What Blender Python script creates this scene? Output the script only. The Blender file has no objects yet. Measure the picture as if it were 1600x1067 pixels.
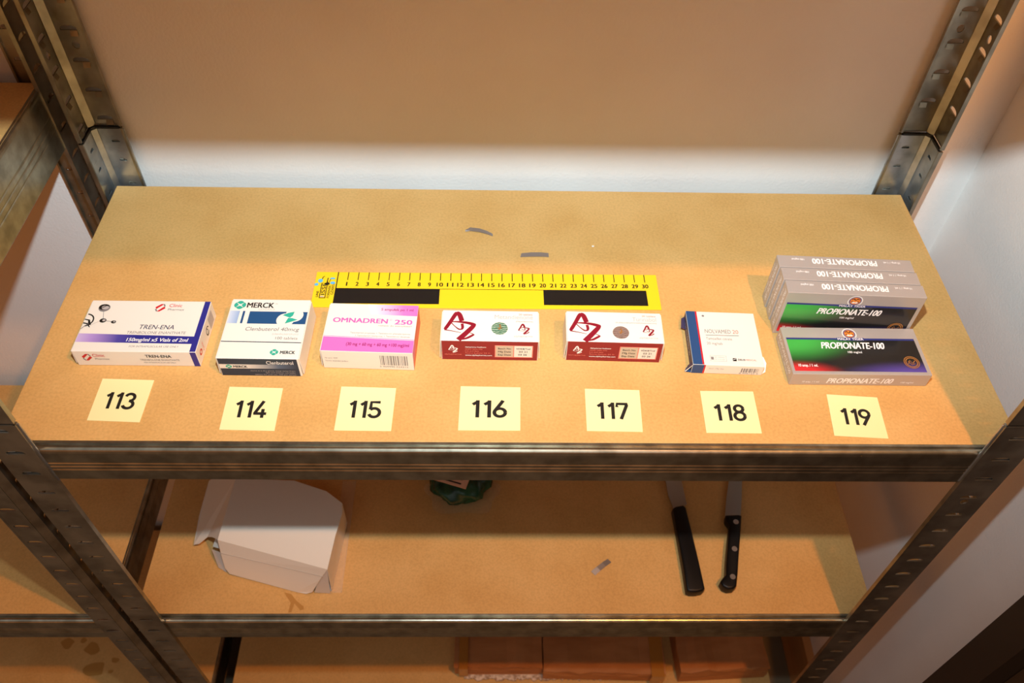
import bpy, bmesh, math, random
from mathutils import Vector, Matrix, noise

random.seed(7)
SC = bpy.context.scene
COL = SC.collection

# ------------------------------------------------------------------ camera, light, exposure
cam_d = bpy.data.cameras.new('camera')
cam = bpy.data.objects.new('camera', cam_d)
COL.objects.link(cam)
CAM = Vector((-.02048, -.38873, 1.58298))
CR = Vector((.99971492, -.0091507, .02205297))
CU = Vector((-.00739133, .75965789, .6502809))
CF = Vector((.02270324, .65025853, -.7593737))
rot = Matrix((CR, CU, -CF)).transposed()
cam.matrix_world = Matrix.Translation(CAM) @ rot.to_4x4()
cam_d.sensor_width = 36.0
cam_d.lens = 36.0 * 1305.466 / 1600.0
cam_d.clip_start = 0.01
cam_d.dof.use_dof = True
cam_d.dof.focus_distance = .75
cam_d.dof.aperture_fstop = 9.0
SC.camera = cam

vs = SC.view_settings
vs.view_transform = 'Standard'
vs.look = 'None'
vs.gamma = 1.0
vs.use_curve_mapping = False
vs.exposure = 0.0

w = bpy.data.worlds.new('room_light')
SC.world = w
w.use_nodes = True
bg = w.node_tree.nodes['Background']
wt = w.node_tree
wc = wt.nodes.new('ShaderNodeTexCoord')
wx = wt.nodes.new('ShaderNodeSeparateXYZ')
wt.links.new(wc.outputs['Generated'], wx.inputs[0])
wm = wt.nodes.new('ShaderNodeMapRange')
wm.inputs[1].default_value = -1
wm.inputs[2].default_value = 1
wt.links.new(wx.outputs['Z'], wm.inputs[0])
wr = wt.nodes.new('ShaderNodeValToRGB')          # ambient band near horizon, shaped to lift the back wall, sparing lower boards
for p_, v_ in ((.0, .10), (.30, .30), (.38, 1.0), (.52, 1.0), (.58, .30), (.66, .05), (1.0, .04)):
    e_ = wr.color_ramp.elements.new(p_)
    e_.color = (1.0 * v_, .34 * v_, .09 * v_, 1)
wr.color_ramp.elements.remove(wr.color_ramp.elements[0])
wr.color_ramp.elements.remove(wr.color_ramp.elements[-1])
wt.links.new(wm.outputs[0], wr.inputs[0])
wt.links.new(wr.outputs[0], bg.inputs[0])
bg.inputs[1].default_value = 0.70


def spot(name, loc, aim, watts, color, size, blend, radius, sx=1.0):
    d = bpy.data.lights.new(name, 'SPOT')
    d.energy = watts
    d.color = color
    d.spot_size = math.radians(size)
    d.spot_blend = blend
    d.shadow_soft_size = radius
    o = bpy.data.objects.new(name, d)
    COL.objects.link(o)
    o.location = loc
    o.rotation_euler = (Vector(aim) - Vector(loc)).to_track_quat('-Z', 'Y').to_euler()
    o.scale = (sx, 1, 1)
    return o


# the flash on top of the camera, pointing where the camera points
FL = CAM + CU * .16
spot('camera_flash', FL, FL + CF * 1.0 + CU * .30, 44.0, (.73, .89, .97), 110, 1.0, .011, 1.45)
# the warm bulb of the room, up to the right
bd = bpy.data.lights.new('room_bulb', 'POINT')
bd.energy = 40.0
bd.color = (1.0, .37, .06)
bd.shadow_soft_size = .016
bo = bpy.data.objects.new('room_bulb', bd)
COL.objects.link(bo)
bo.location = (.43, -.42, 2.17)


# ------------------------------------------------------------------ materials
def lin(c):
    c = c / 255.0
    return c / 12.92 if c <= .04045 else ((c + .055) / 1.055) ** 2.4


def rgb(r, g, b):
    return (lin(r), lin(g), lin(b), 1.0)


def mat(name, col, rough=.5, metal=0.0, spec=.5, coat=0.0):
    m = bpy.data.materials.new(name)
    m.use_nodes = True
    b = m.node_tree.nodes['Principled BSDF']
    b.inputs['Base Color'].default_value = rgb(*col)
    b.inputs['Roughness'].default_value = rough
    b.inputs['Metallic'].default_value = metal
    b.inputs['Specular IOR Level'].default_value = spec
    b.inputs['Coat Weight'].default_value = coat
    return m


def nodes(m):
    nt = m.node_tree
    return nt, nt.nodes['Principled BSDF']


def noise_col(m, scale, c1, c2, lo=.35, hi=.65, detail=6, stretch=(1, 1, 1), bump=0.0, bscale=None):
    nt, b = nodes(m)
    tc = nt.nodes.new('ShaderNodeTexCoord')
    mp = nt.nodes.new('ShaderNodeMapping')
    mp.inputs['Scale'].default_value = stretch
    nt.links.new(tc.outputs['Object'], mp.inputs[0])
    n = nt.nodes.new('ShaderNodeTexNoise')
    n.inputs['Scale'].default_value = scale
    n.inputs['Detail'].default_value = detail
    nt.links.new(mp.outputs[0], n.inputs['Vector'])
    r = nt.nodes.new('ShaderNodeValToRGB')
    r.color_ramp.elements[0].position = lo
    r.color_ramp.elements[0].color = rgb(*c1)
    r.color_ramp.elements[1].position = hi
    r.color_ramp.elements[1].color = rgb(*c2)
    nt.links.new(n.outputs['Fac'], r.inputs[0])
    nt.links.new(r.outputs[0], b.inputs['Base Color'])
    if bump:
        n2 = nt.nodes.new('ShaderNodeTexNoise')
        n2.inputs['Scale'].default_value = bscale or scale
        n2.inputs['Detail'].default_value = 4
        nt.links.new(mp.outputs[0], n2.inputs['Vector'])
        bp = nt.nodes.new('ShaderNodeBump')
        bp.inputs['Strength'].default_value = bump
        bp.inputs['Distance'].default_value = .002
        nt.links.new(n2.outputs['Fac'], bp.inputs['Height'])
        nt.links.new(bp.outputs[0], b.inputs['Normal'])
    return n


def mdf_material():
    m = mat('mdf', (210, 168, 112), .55, spec=.35)
    nt, b = nodes(m)
    tc = nt.nodes.new('ShaderNodeTexCoord')

    def nz(scale, detail, c1, c2, lo, hi):
        n = nt.nodes.new('ShaderNodeTexNoise')
        n.inputs['Scale'].default_value = scale
        n.inputs['Detail'].default_value = detail
        nt.links.new(tc.outputs['Object'], n.inputs['Vector'])
        r = nt.nodes.new('ShaderNodeValToRGB')
        r.color_ramp.elements[0].position = lo
        r.color_ramp.elements[0].color = c1
        r.color_ramp.elements[1].position = hi
        r.color_ramp.elements[1].color = c2
        nt.links.new(n.outputs['Fac'], r.inputs[0])
        return r
    a = nz(14, 5, rgb(209, 161, 94), rgb(218, 172, 106), .35, .65)
    f = nz(420, 3, (.91, .90, .87, 1), (1.04, 1.04, 1.04, 1), .3, .62)
    mx = nt.nodes.new('ShaderNodeMixRGB')
    mx.blend_type = 'MULTIPLY'
    mx.inputs[0].default_value = 1.0
    nt.links.new(a.outputs[0], mx.inputs[1])
    nt.links.new(f.outputs[0], mx.inputs[2])
    nt.links.new(mx.outputs[0], b.inputs['Base Color'])
    return m


M = {}
M['mdf'] = mdf_material()
M['zinc'] = mat('galvanised_steel', (150, 147, 140), .32, .96)
noise_col(M['zinc'], 60, (136, 132, 116), (170, 166, 148), .35, .65, 3, bump=.05, bscale=30)
M['post'] = mat('post_steel', (140, 136, 128), .36, .96)
noise_col(M['post'], 35, (138, 133, 120), (178, 173, 158), .35, .65, 3, bump=.12, bscale=28)
M['bright_zinc'] = mat('bright_zinc', (178, 182, 184), .28, .85)
noise_col(M['bright_zinc'], 50, (158, 163, 166), (196, 199, 200), .35, .65, 3, bump=.15, bscale=60)
M['wall'] = mat('white_plaster', (240, 235, 230), .75, spec=.4)
noise_col(M['wall'], 9, (237, 231, 225), (242, 238, 233), .3, .7, 4, bump=.22, bscale=330)
M['floor'] = mat('tiled_floor', (118, 102, 78), .5)
noise_col(M['floor'], 8, (108, 94, 70), (126, 110, 86), .3, .7, 5)
M['skirting'] = mat('pine_skirting', (196, 138, 78), .5)
noise_col(M['skirting'], 30, (186, 126, 68), (206, 150, 90), .3, .7, 4, (1, .1, 1))
M['black'] = mat('black_plastic', (14, 13, 13), .42)
M['black_frame'] = mat('black_door_frame', (34, 31, 31), .5)
M['door'] = mat('brown_door', (74, 58, 40), .55)
M['handle'] = mat('knife_handle', (8, 7, 7), .45, spec=.3)
M['blade'] = mat('knife_blade', (176, 174, 170), .30, 1.0)
M['rivet'] = mat('rivet_steel', (205, 203, 198), .3, .9)
M['paper'] = mat('white_card', (238, 231, 217), .5)
M['paper_in'] = mat('grey_card', (210, 203, 194), .65)
M['cream'] = mat('cream_paper', (246, 234, 170), .6, spec=.3)
M['ink'] = mat('ink_black', (24, 21, 16), .55)
M['gink'] = mat('ink_grey', (132, 126, 124), .55)
M['lgink'] = mat('ink_pale_grey', (186, 178, 174), .55)
M['yellow'] = mat('yellow_plastic', (246, 208, 34), .4)
M['rblack'] = mat('ruler_black', (20, 18, 18), .45)
M['sky'] = mat('ink_sky', (96, 182, 226), .5)
M['navy'] = mat('ink_navy', (44, 44, 134), .45)
M['dkink'] = mat('ink_dark_navy', (40, 42, 78), .45)
M['red'] = mat('ink_red', (206, 34, 42), .45)
M['rose'] = mat('ink_rose', (236, 128, 112), .5)
M['merckblue'] = mat('ink_deep_blue', (30, 78, 124), .45)
M['merckdark'] = mat('ink_blue_black', (26, 46, 68), .45)
M['teal'] = mat('ink_teal', (46, 172, 146), .45)
M['pink'] = mat('ink_pink', (226, 112, 190), .45)
M['hotpink'] = mat('ink_magenta', (222, 96, 176), .45)
M['wine'] = mat('ink_wine', (146, 30, 92), .45)
M['maroon'] = mat('ink_maroon', (142, 26, 36), .45)
M['azred'] = mat('ink_crimson', (138, 15, 38), .45)
M['sand'] = mat('ink_sand', (204, 186, 160), .5)
M['nblue'] = mat('ink_marine', (38, 74, 122), .45)
M['nside'] = mat('ink_plum', (66, 56, 84), .5)
M['silver'] = mat('silver_card', (190, 184, 178), .34, .35)
M['white_ink'] = mat('ink_white', (248, 246, 242), .45)
M['gold'] = mat('ink_gold', (176, 122, 62), .38, .3)
M['orange'] = mat('ink_orange', (228, 132, 46), .45)
M['indigo'] = mat('ink_indigo', (44, 52, 120), .45)
M['foil'] = mat('scrap_foil', (168, 160, 154), .35, .7)
M['label_paper'] = mat('label_paper', (225, 180, 150), .6)
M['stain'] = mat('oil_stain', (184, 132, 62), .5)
M['cardboard'] = mat('brown_cardboard', (182, 118, 66), .6)
noise_col(M['cardboard'], 12, (170, 106, 56), (194, 130, 76), .3, .7, 5, (1, 4, 1), bump=.3, bscale=40)
M['tape'] = mat('parcel_tape', (176, 118, 52), .12, coat=.6)
M['flute'] = mat('torn_corrugation', (206, 180, 154), .8)
noise_col(M['flute'], 260, (160, 130, 104), (226, 206, 184), .35, .6, 3)
M['bag_green'] = mat('dark_green_plastic', (22, 66, 48), .25)
noise_col(M['bag_green'], 40, (16, 50, 38), (42, 96, 66), .35, .65, 4, bump=.5, bscale=30)


def gradient_mat(name, stops, rough=.45, axis=0):
    m = mat(name, (200, 200, 200), rough)
    nt, b = nodes(m)
    uv = nt.nodes.new('ShaderNodeUVMap')
    sp = nt.nodes.new('ShaderNodeSeparateXYZ')
    nt.links.new(uv.outputs[0], sp.inputs[0])
    r = nt.nodes.new('ShaderNodeValToRGB')
    cr = r.color_ramp
    cr.elements[0].position, cr.elements[0].color = stops[0][0], rgb(*stops[0][1])
    cr.elements[1].position, cr.elements[1].color = stops[-1][0], rgb(*stops[-1][1])
    for p, c in stops[1:-1]:
        e = cr.elements.new(p)
        e.color = rgb(*c)
    nt.links.new(sp.outputs[axis], r.inputs[0])
    nt.links.new(r.outputs[0], b.inputs['Base Color'])
    return m


M['violet_fade'] = gradient_mat('ink_violet_fade', [(0, (206, 182, 224)), (.12, (178, 146, 212)), (.35, (80, 70, 158)), (.5, (44, 44, 134)), (1, (44, 44, 134))])
M['blue_fade'] = gradient_mat('ink_blue_fade', [(0, (206, 216, 230)), (1, (150, 176, 212))])
M['merck_fade'] = gradient_mat('ink_front_fade', [(0, (236, 226, 212)), (.35, (226, 216, 206)), (.75, (80, 98, 124)), (1, (26, 46, 68))])
M['pink_fade'] = gradient_mat('ink_pink_fade', [(0, (240, 232, 226)), (.3, (240, 196, 222)), (.7, (228, 124, 196)), (1, (226, 116, 192))])


def glow_panel():
    m = mat('printed_panel', (20, 20, 26), .3, coat=.3)
    nt, b = nodes(m)
    uv = nt.nodes.new('ShaderNodeUVMap')

    def blob(cx, cy, sx, sy, col, r0, r1):
        mp = nt.nodes.new('ShaderNodeMapping')
        mp.inputs['Scale'].default_value = (sx, sy, 1)
        mp.inputs['Location'].default_value = (-cx * sx, -cy * sy, 0)
        nt.links.new(uv.outputs[0], mp.inputs[0])
        ln = nt.nodes.new('ShaderNodeVectorMath')
        ln.operation = 'LENGTH'
        nt.links.new(mp.outputs[0], ln.inputs[0])
        mr = nt.nodes.new('ShaderNodeMapRange')
        mr.interpolation_type = 'SMOOTHSTEP'
        mr.inputs[1].default_value = r0
        mr.inputs[2].default_value = r1
        mr.inputs[3].default_value = 1
        mr.inputs[4].default_value = 0
        nt.links.new(ln.outputs['Value'], mr.inputs[0])
        mx = nt.nodes.new('ShaderNodeMixRGB')
        mx.inputs[1].default_value = (0, 0, 0, 1)
        mx.inputs[2].default_value = rgb(*col)
        nt.links.new(mr.outputs[0], mx.inputs[0])
        return mx
    parts = [blob(0, 1.0, 1.0, .75, (52, 172, 62), .12, .62), blob(0, -.05, 1.0, 1.0, (226, 38, 42), .08, .42),
             blob(.92, -.12, .75, 1.0, (84, 66, 160), .1, .50)]
    last = None
    for p in parts:
        if last is None:
            last = p
            continue
        ad = nt.nodes.new('ShaderNodeMixRGB')
        ad.blend_type = 'ADD'
        ad.inputs[0].default_value = 1
        nt.links.new(last.outputs[0], ad.inputs[1])
        nt.links.new(p.outputs[0], ad.inputs[2])
        last = ad
    ad = nt.nodes.new('ShaderNodeMixRGB')
    ad.blend_type = 'ADD'
    ad.inputs[0].default_value = 1
    ad.inputs[2].default_value = rgb(30, 30, 30)
    nt.links.new(last.outputs[0], ad.inputs[1])
    nt.links.new(ad.outputs[0], b.inputs['Base Color'])
    return m


M['panel'] = glow_panel()


def holo(name, c1, c2, c3):
    m = mat(name, c1, .3, .3)
    nt, b = nodes(m)
    tc = nt.nodes.new('ShaderNodeTexCoord')
    wv = nt.nodes.new('ShaderNodeTexWave')
    wv.inputs['Scale'].default_value = 160
    wv.inputs['Distortion'].default_value = 9
    wv.inputs['Detail'].default_value = 3
    wv.bands_direction = 'Y'
    nt.links.new(tc.outputs['Object'], wv.inputs[0])
    r = nt.nodes.new('ShaderNodeValToRGB')
    r.color_ramp.elements[0].color = rgb(*c1)
    r.color_ramp.elements[1].color = rgb(*c3)
    e = r.color_ramp.elements.new(.5)
    e.color = rgb(*c2)
    nt.links.new(wv.outputs['Fac'], r.inputs[0])
    nt.links.new(r.outputs[0], b.inputs['Base Color'])
    return m


M['holo_green'] = holo('hologram_green', (58, 108, 80), (104, 160, 126), (196, 214, 190))
M['holo_dull'] = holo('hologram_dull', (128, 104, 92), (160, 134, 120), (176, 150, 140))


def clear_plastic():
    m = bpy.data.materials.new('clear_plastic')
    m.use_nodes = True
    nt = m.node_tree
    b = nt.nodes['Principled BSDF']
    b.inputs['Base Color'].default_value = (.95, .95, .95, 1)
    b.inputs['Roughness'].default_value = .15
    b.inputs['Alpha'].default_value = .07
    return m


M['clear'] = clear_plastic()


# ------------------------------------------------------------------ building helpers
_txt = {}


def text_mesh(s, bold):
    """Outline letters as flat triangles: list of 2-D points, list of faces, cap height."""
    k = (s, bold)
    if k in _txt:
        return _txt[k]
    cu = bpy.data.curves.new('lettering', 'FONT')
    cu.body = s
    cu.size = 1.0
    cu.offset = bold
    cu.resolution_u = 3
    ob = bpy.data.objects.new('lettering', cu)
    COL.objects.link(ob)
    dg = bpy.context.evaluated_depsgraph_get()
    dg.update()
    me = bpy.data.meshes.new_from_object(ob.evaluated_get(dg))
    pts = [(v.co.x, v.co.y) for v in me.vertices]
    fs = [tuple(p.vertices) for p in me.polygons]
    bpy.data.objects.remove(ob)
    bpy.data.curves.remove(cu)
    bpy.data.meshes.remove(me)
    _txt[k] = (pts, fs)
    return _txt[k]


def cap_height(bold):
    p, _ = text_mesh('H', bold)
    ys = [q[1] for q in p]
    return max(ys), min(ys)


class MB:
    def __init__(s):
        s.v, s.f, s.m, s.uv = [], [], [], []
        s.mats = []

    def mi(s, name):
        if name not in s.mats:
            s.mats.append(name)
        return s.mats.index(name)

    def face(s, pts, m, uv=None):
        i = len(s.v)
        s.v.extend(tuple(p) for p in pts)
        s.f.append(tuple(range(i, i + len(pts))))
        s.m.append(s.mi(m))
        s.uv.append(uv or [(0, 0)] * len(pts))

    def mesh(s, pts, fs, m):
        i = len(s.v)
        s.v.extend(tuple(p) for p in pts)
        for f in fs:
            s.f.append(tuple(i + k for k in f))
            s.m.append(s.mi(m))
            s.uv.append([(0, 0)] * len(f))

    def box(s, x0, x1, y0, y1, z0, z1, m, T=None):
        p = [(x0, y0, z0), (x1, y0, z0), (x1, y1, z0), (x0, y1, z0), (x0, y0, z1), (x1, y0, z1), (x1, y1, z1), (x0, y1, z1)]
        if T:
            p = [T @ Vector(q) for q in p]
        s.mesh(p, [(0, 3, 2, 1), (4, 5, 6, 7), (0, 1, 5, 4), (1, 2, 6, 5), (2, 3, 7, 6), (3, 0, 4, 7)], m)

    def bevel_box(s, x0, x1, y0, y1, z0, z1, m, bev):
        bm = bmesh.new()
        bmesh.ops.create_cube(bm, size=1)
        for v in bm.verts:
            v.co = Vector((x0 + (v.co.x + .5) * (x1 - x0), y0 + (v.co.y + .5) * (y1 - y0), z0 + (v.co.z + .5) * (z1 - z0)))
        bmesh.ops.bevel(bm, geom=bm.edges[:], offset=bev, segments=2, affect='EDGES', profile=.5)
        s.bm(bm, m)

    def bm(s, bm, m):
        bm.verts.index_update()
        s.mesh([v.co[:] for v in bm.verts], [tuple(v.index for v in f.verts) for f in bm.faces], m)
        bm.free()

    def prism(s, poly, z0, z1, m, T=None):
        n = len(poly)
        p = [(x, y, z0) for x, y in poly] + [(x, y, z1) for x, y in poly]
        if T:
            p = [T @ Vector(q) for q in p]
        s.mesh(p, [tuple(range(n - 1, -1, -1)), tuple(range(n, 2 * n))] + [(i, (i + 1) % n, n + (i + 1) % n, n + i) for i in range(n)], m)

    def build(s, name, parent=None, smooth=False):
        me = bpy.data.meshes.new(name)
        me.from_pydata(s.v, [], s.f)
        for k in s.mats:
            me.materials.append(M[k])
        for p, i in zip(me.polygons, s.m):
            p.material_index = i
            p.use_smooth = smooth
        uvl = me.uv_layers.new(name='UVMap')
        k = 0
        for us in s.uv:
            for u in us:
                uvl.data[k].uv = u
                k += 1
        me.update()
        o = bpy.data.objects.new(name, me)
        COL.objects.link(o)
        if parent:
            o.parent = parent
        return o


def tag(o, label=None, cat=None, group=None, kind=None):
    if label:
        o['label'] = label
    if cat:
        o['category'] = cat
    if group:
        o['group'] = group
    if kind:
        o['kind'] = kind
    return o


def empty(name, loc=(0, 0, 0), rz=0):
    o = bpy.data.objects.new(name, None)
    COL.objects.link(o)
    o.empty_display_size = .03
    o.location = loc
    o.rotation_euler = (0, 0, rz)
    return o


MMS = .001


class Face:
    """Printing on one side of a carton, in millimetres."""

    def __init__(s, mb, fn):
        s.mb, s.fn, s.lv = mb, fn, 0

    def P(s, x, y, e):
        return s.fn(x * MMS, y * MMS, e)

    def e(s):
        s.lv += 1
        return .00006 + .00002 * s.lv

    def quad(s, pts, m, uv=None):
        e = s.e()
        s.mb.face([s.P(x, y, e) for x, y in pts], m, uv)

    def rect(s, x0, x1, y0, y1, m):
        s.quad([(x0, y0), (x1, y0), (x1, y1), (x0, y1)], m, [(0, 0), (1, 0), (1, 1), (0, 1)])

    def disc(s, x, y, rx, ry, m, n=28, a0=0, a1=2 * math.pi):
        e = s.e()
        k = n if a1 - a0 >= 6.28 else n + 1
        s.mb.face([s.P(x + rx * math.cos(a0 + (a1 - a0) * i / n), y + ry * math.sin(a0 + (a1 - a0) * i / n), e) for i in range(k)], m)

    def ring(s, x, y, r0, r1, m, n=28, a0=0, a1=2 * math.pi, sy=1.0):
        e = s.e()
        for i in range(n):
            a, b = a0 + (a1 - a0) * i / n, a0 + (a1 - a0) * (i + 1) / n
            s.mb.face([s.P(x + r * math.cos(t), y + sy * r * math.sin(t), e) for r, t in ((r0, a), (r1, a), (r1, b), (r0, b))], m)

    def stroke(s, pts, ws, m):
        e = s.e()
        n = len(pts)
        L, R = [], []
        for i in range(n):
            a = Vector(pts[max(0, i - 1)])
            b = Vector(pts[min(n - 1, i + 1)])
            t = (b - a).normalized()
            nn = Vector((-t.y, t.x))
            wd = ws[i] if isinstance(ws, (list, tuple)) else ws
            p = Vector(pts[i])
            L.append(p + nn * wd / 2)
            R.append(p - nn * wd / 2)
        for i in range(n - 1):
            s.mb.face([s.P(q.x, q.y, e) for q in (R[i], R[i + 1], L[i + 1], L[i])], m)

    def text(s, t, x0, x1, y0, cap, m, bold=0.0, shear=0.0, rot=0):
        pts, fs = text_mesh(t, 0.0)
        hi, lo = cap_height(0.0)
        xs = [p[0] for p in pts]
        a, b = min(xs), max(xs)
        sx = (x1 - x0) / (b - a)
        sy = cap / (hi - lo)
        e = s.e()
        q = []
        sh = shear * cap
        for x, y in pts:
            Y = (y - lo) * sy
            X = (x - a) * sx * (1 - sh / max(1e-6, (x1 - x0))) + shear * Y
            if rot == 90:
                X, Y = -Y, X
            elif rot == 180:
                X, Y = -X, -Y
            elif rot == 270:
                X, Y = Y, -X
            q.append(s.P(x0 + X, y0 + Y, e) if rot == 0 else s.P(rot_o[0] + X, rot_o[1] + Y, e))
        s.mb.mesh(q, fs, m)
        if bold:
            d = bold * 1.25 * cap
            for k_ in (-1, 1):
                for j_ in (-.45, .45):
                    vx = s.P(k_ * d, j_ * d, 0)
                    v0 = s.P(0, 0, 0)
                    if rot in (90, 270):
                        vx = s.P(j_ * d, k_ * d, 0)
                    up = Vector(s.P(0, 0, 1)) - Vector(v0)
                    lay = .000006 * (1 + (k_ + 1) + (j_ > 0))
                    dv = Vector(vx) - Vector(v0) + up * lay
                    s.mb.mesh([(Vector(p) + dv)[:] for p in q], fs, m)

    def vtext(s, t, x, y, length, cap, m, rot=90, bold=0.0):
        global rot_o
        rot_o = (x, y)
        s.text(t, 0, length, 0, cap, m, bold, 0, rot)

    def barcode(s, x0, x1, y0, y1, seed, m='ink'):
        rnd = random.Random(seed)
        x = x0
        while x < x1:
            wd = rnd.choice((.35, .5, .8, 1.1))
            s.rect(x, min(x1, x + wd), y0, y1, m)
            s.lv -= 1
            x += wd + rnd.choice((.4, .6, .9))
        s.lv += 1


rot_o = (0, 0)


def faces(mb, W, D, H):
    w2, d2 = W / 2, D / 2
    return dict(T=Face(mb, lambda x, y, e: (x, y, H + e)),
                F=Face(mb, lambda x, z, e: (x, -d2 - e, z)),
                B=Face(mb, lambda x, z, e: (-x, d2 + e, z)),
                R=Face(mb, lambda y, z, e: (w2 + e, y, z)),
                L=Face(mb, lambda y, z, e: (-w2 - e, -y, z)))


def carton(W, D, H, body='paper', bev=.0006):
    mb = MB()
    mb.bevel_box(-W / 2, W / 2, -D / 2, D / 2, 0, H, body, bev)
    return mb, faces(mb, W, D, H)


# ------------------------------------------------------------------ the room
Z1, Z2, Z3 = 1.0, .646, .225          # board tops, upper to lower
ZF = .13
WY, WX = .346, .506

mb = MB()
mb.box(-1.7, WX + .08, WY, WY + .08, ZF - .05, 2.6, 'wall')
tag(mb.build('wall_back'), kind='structure')
mb = MB()
mb.box(WX, WX + .08, -.0825, WY, ZF - .05, 2.6, 'wall')
tag(mb.build('wall_right'), kind='structure')
mb = MB()
mb.box(-1.7, WX + 1.2, -2.6, WY + .08, ZF - .06, ZF, 'floor')
tag(mb.build('floor'), kind='structure')
mb = MB()
mb.box(WX - .013, WX - .0002, -.0822, WY - .0002, ZF, .229, 'skirting')
tag(mb.build('baseboard_right'), kind='structure')
mb = MB()
mb.box(.450, WX + .07, -.119, -.083, ZF, 2.25, 'black_frame')
tag(mb.build('trim_1'), kind='structure')
mb = MB()
mb.box(.474, WX + .05, -.95, -.1195, ZF + .004, 2.2, 'door')
tag(mb.build('door_1'), kind='structure')


# ------------------------------------------------------------------ steel shelving
def plate(holes, w0, w1, z0, z1, t):
    """Flat perforated strip in local (x along the width, y up): returns verts, faces."""
    cu = bpy.data.curves.new('strip', 'CURVE')
    cu.dimensions = '2D'
    cu.fill_mode = 'BOTH'
    cu.extrude = t / 2

    def loop(pts):
        sp = cu.splines.new('POLY')
        sp.points.add(len(pts) - 1)
        for p, q in zip(sp.points, pts):
            p.co = (q[0], q[1], 0, 1)
        sp.use_cyclic_u = True
    loop([(w0, z0), (w1, z0), (w1, z1), (w0, z1)])
    for h in holes:
        loop(h)
    ob = bpy.data.objects.new('strip', cu)
    COL.objects.link(ob)
    dg = bpy.context.evaluated_depsgraph_get()
    dg.update()
    me = bpy.data.meshes.new_from_object(ob.evaluated_get(dg))
    v = [x.co[:] for x in me.vertices]
    f = [tuple(p.vertices) for p in me.polygons]
    bpy.data.objects.remove(ob)
    bpy.data.curves.remove(cu)
    bpy.data.meshes.remove(me)
    return v, f


def slot(cx, z, wd, h):
    """A key slot: flat bottom, arched top."""
    pts = [(cx - wd / 2, z), (cx + wd / 2, z)]
    for i in range(7):
        a = math.pi * i / 6
        pts.append((cx + wd / 2 * math.cos(a), z + h * (.35 + .65 * math.sin(a))))
    return pts


def rnd_hole(cx, z, r):
    return [(cx + r * math.cos(2 * math.pi * i / 10), z + r * 1.15 * math.sin(2 * math.pi * i / 10)) for i in range(10)]


TH = .0013


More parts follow.
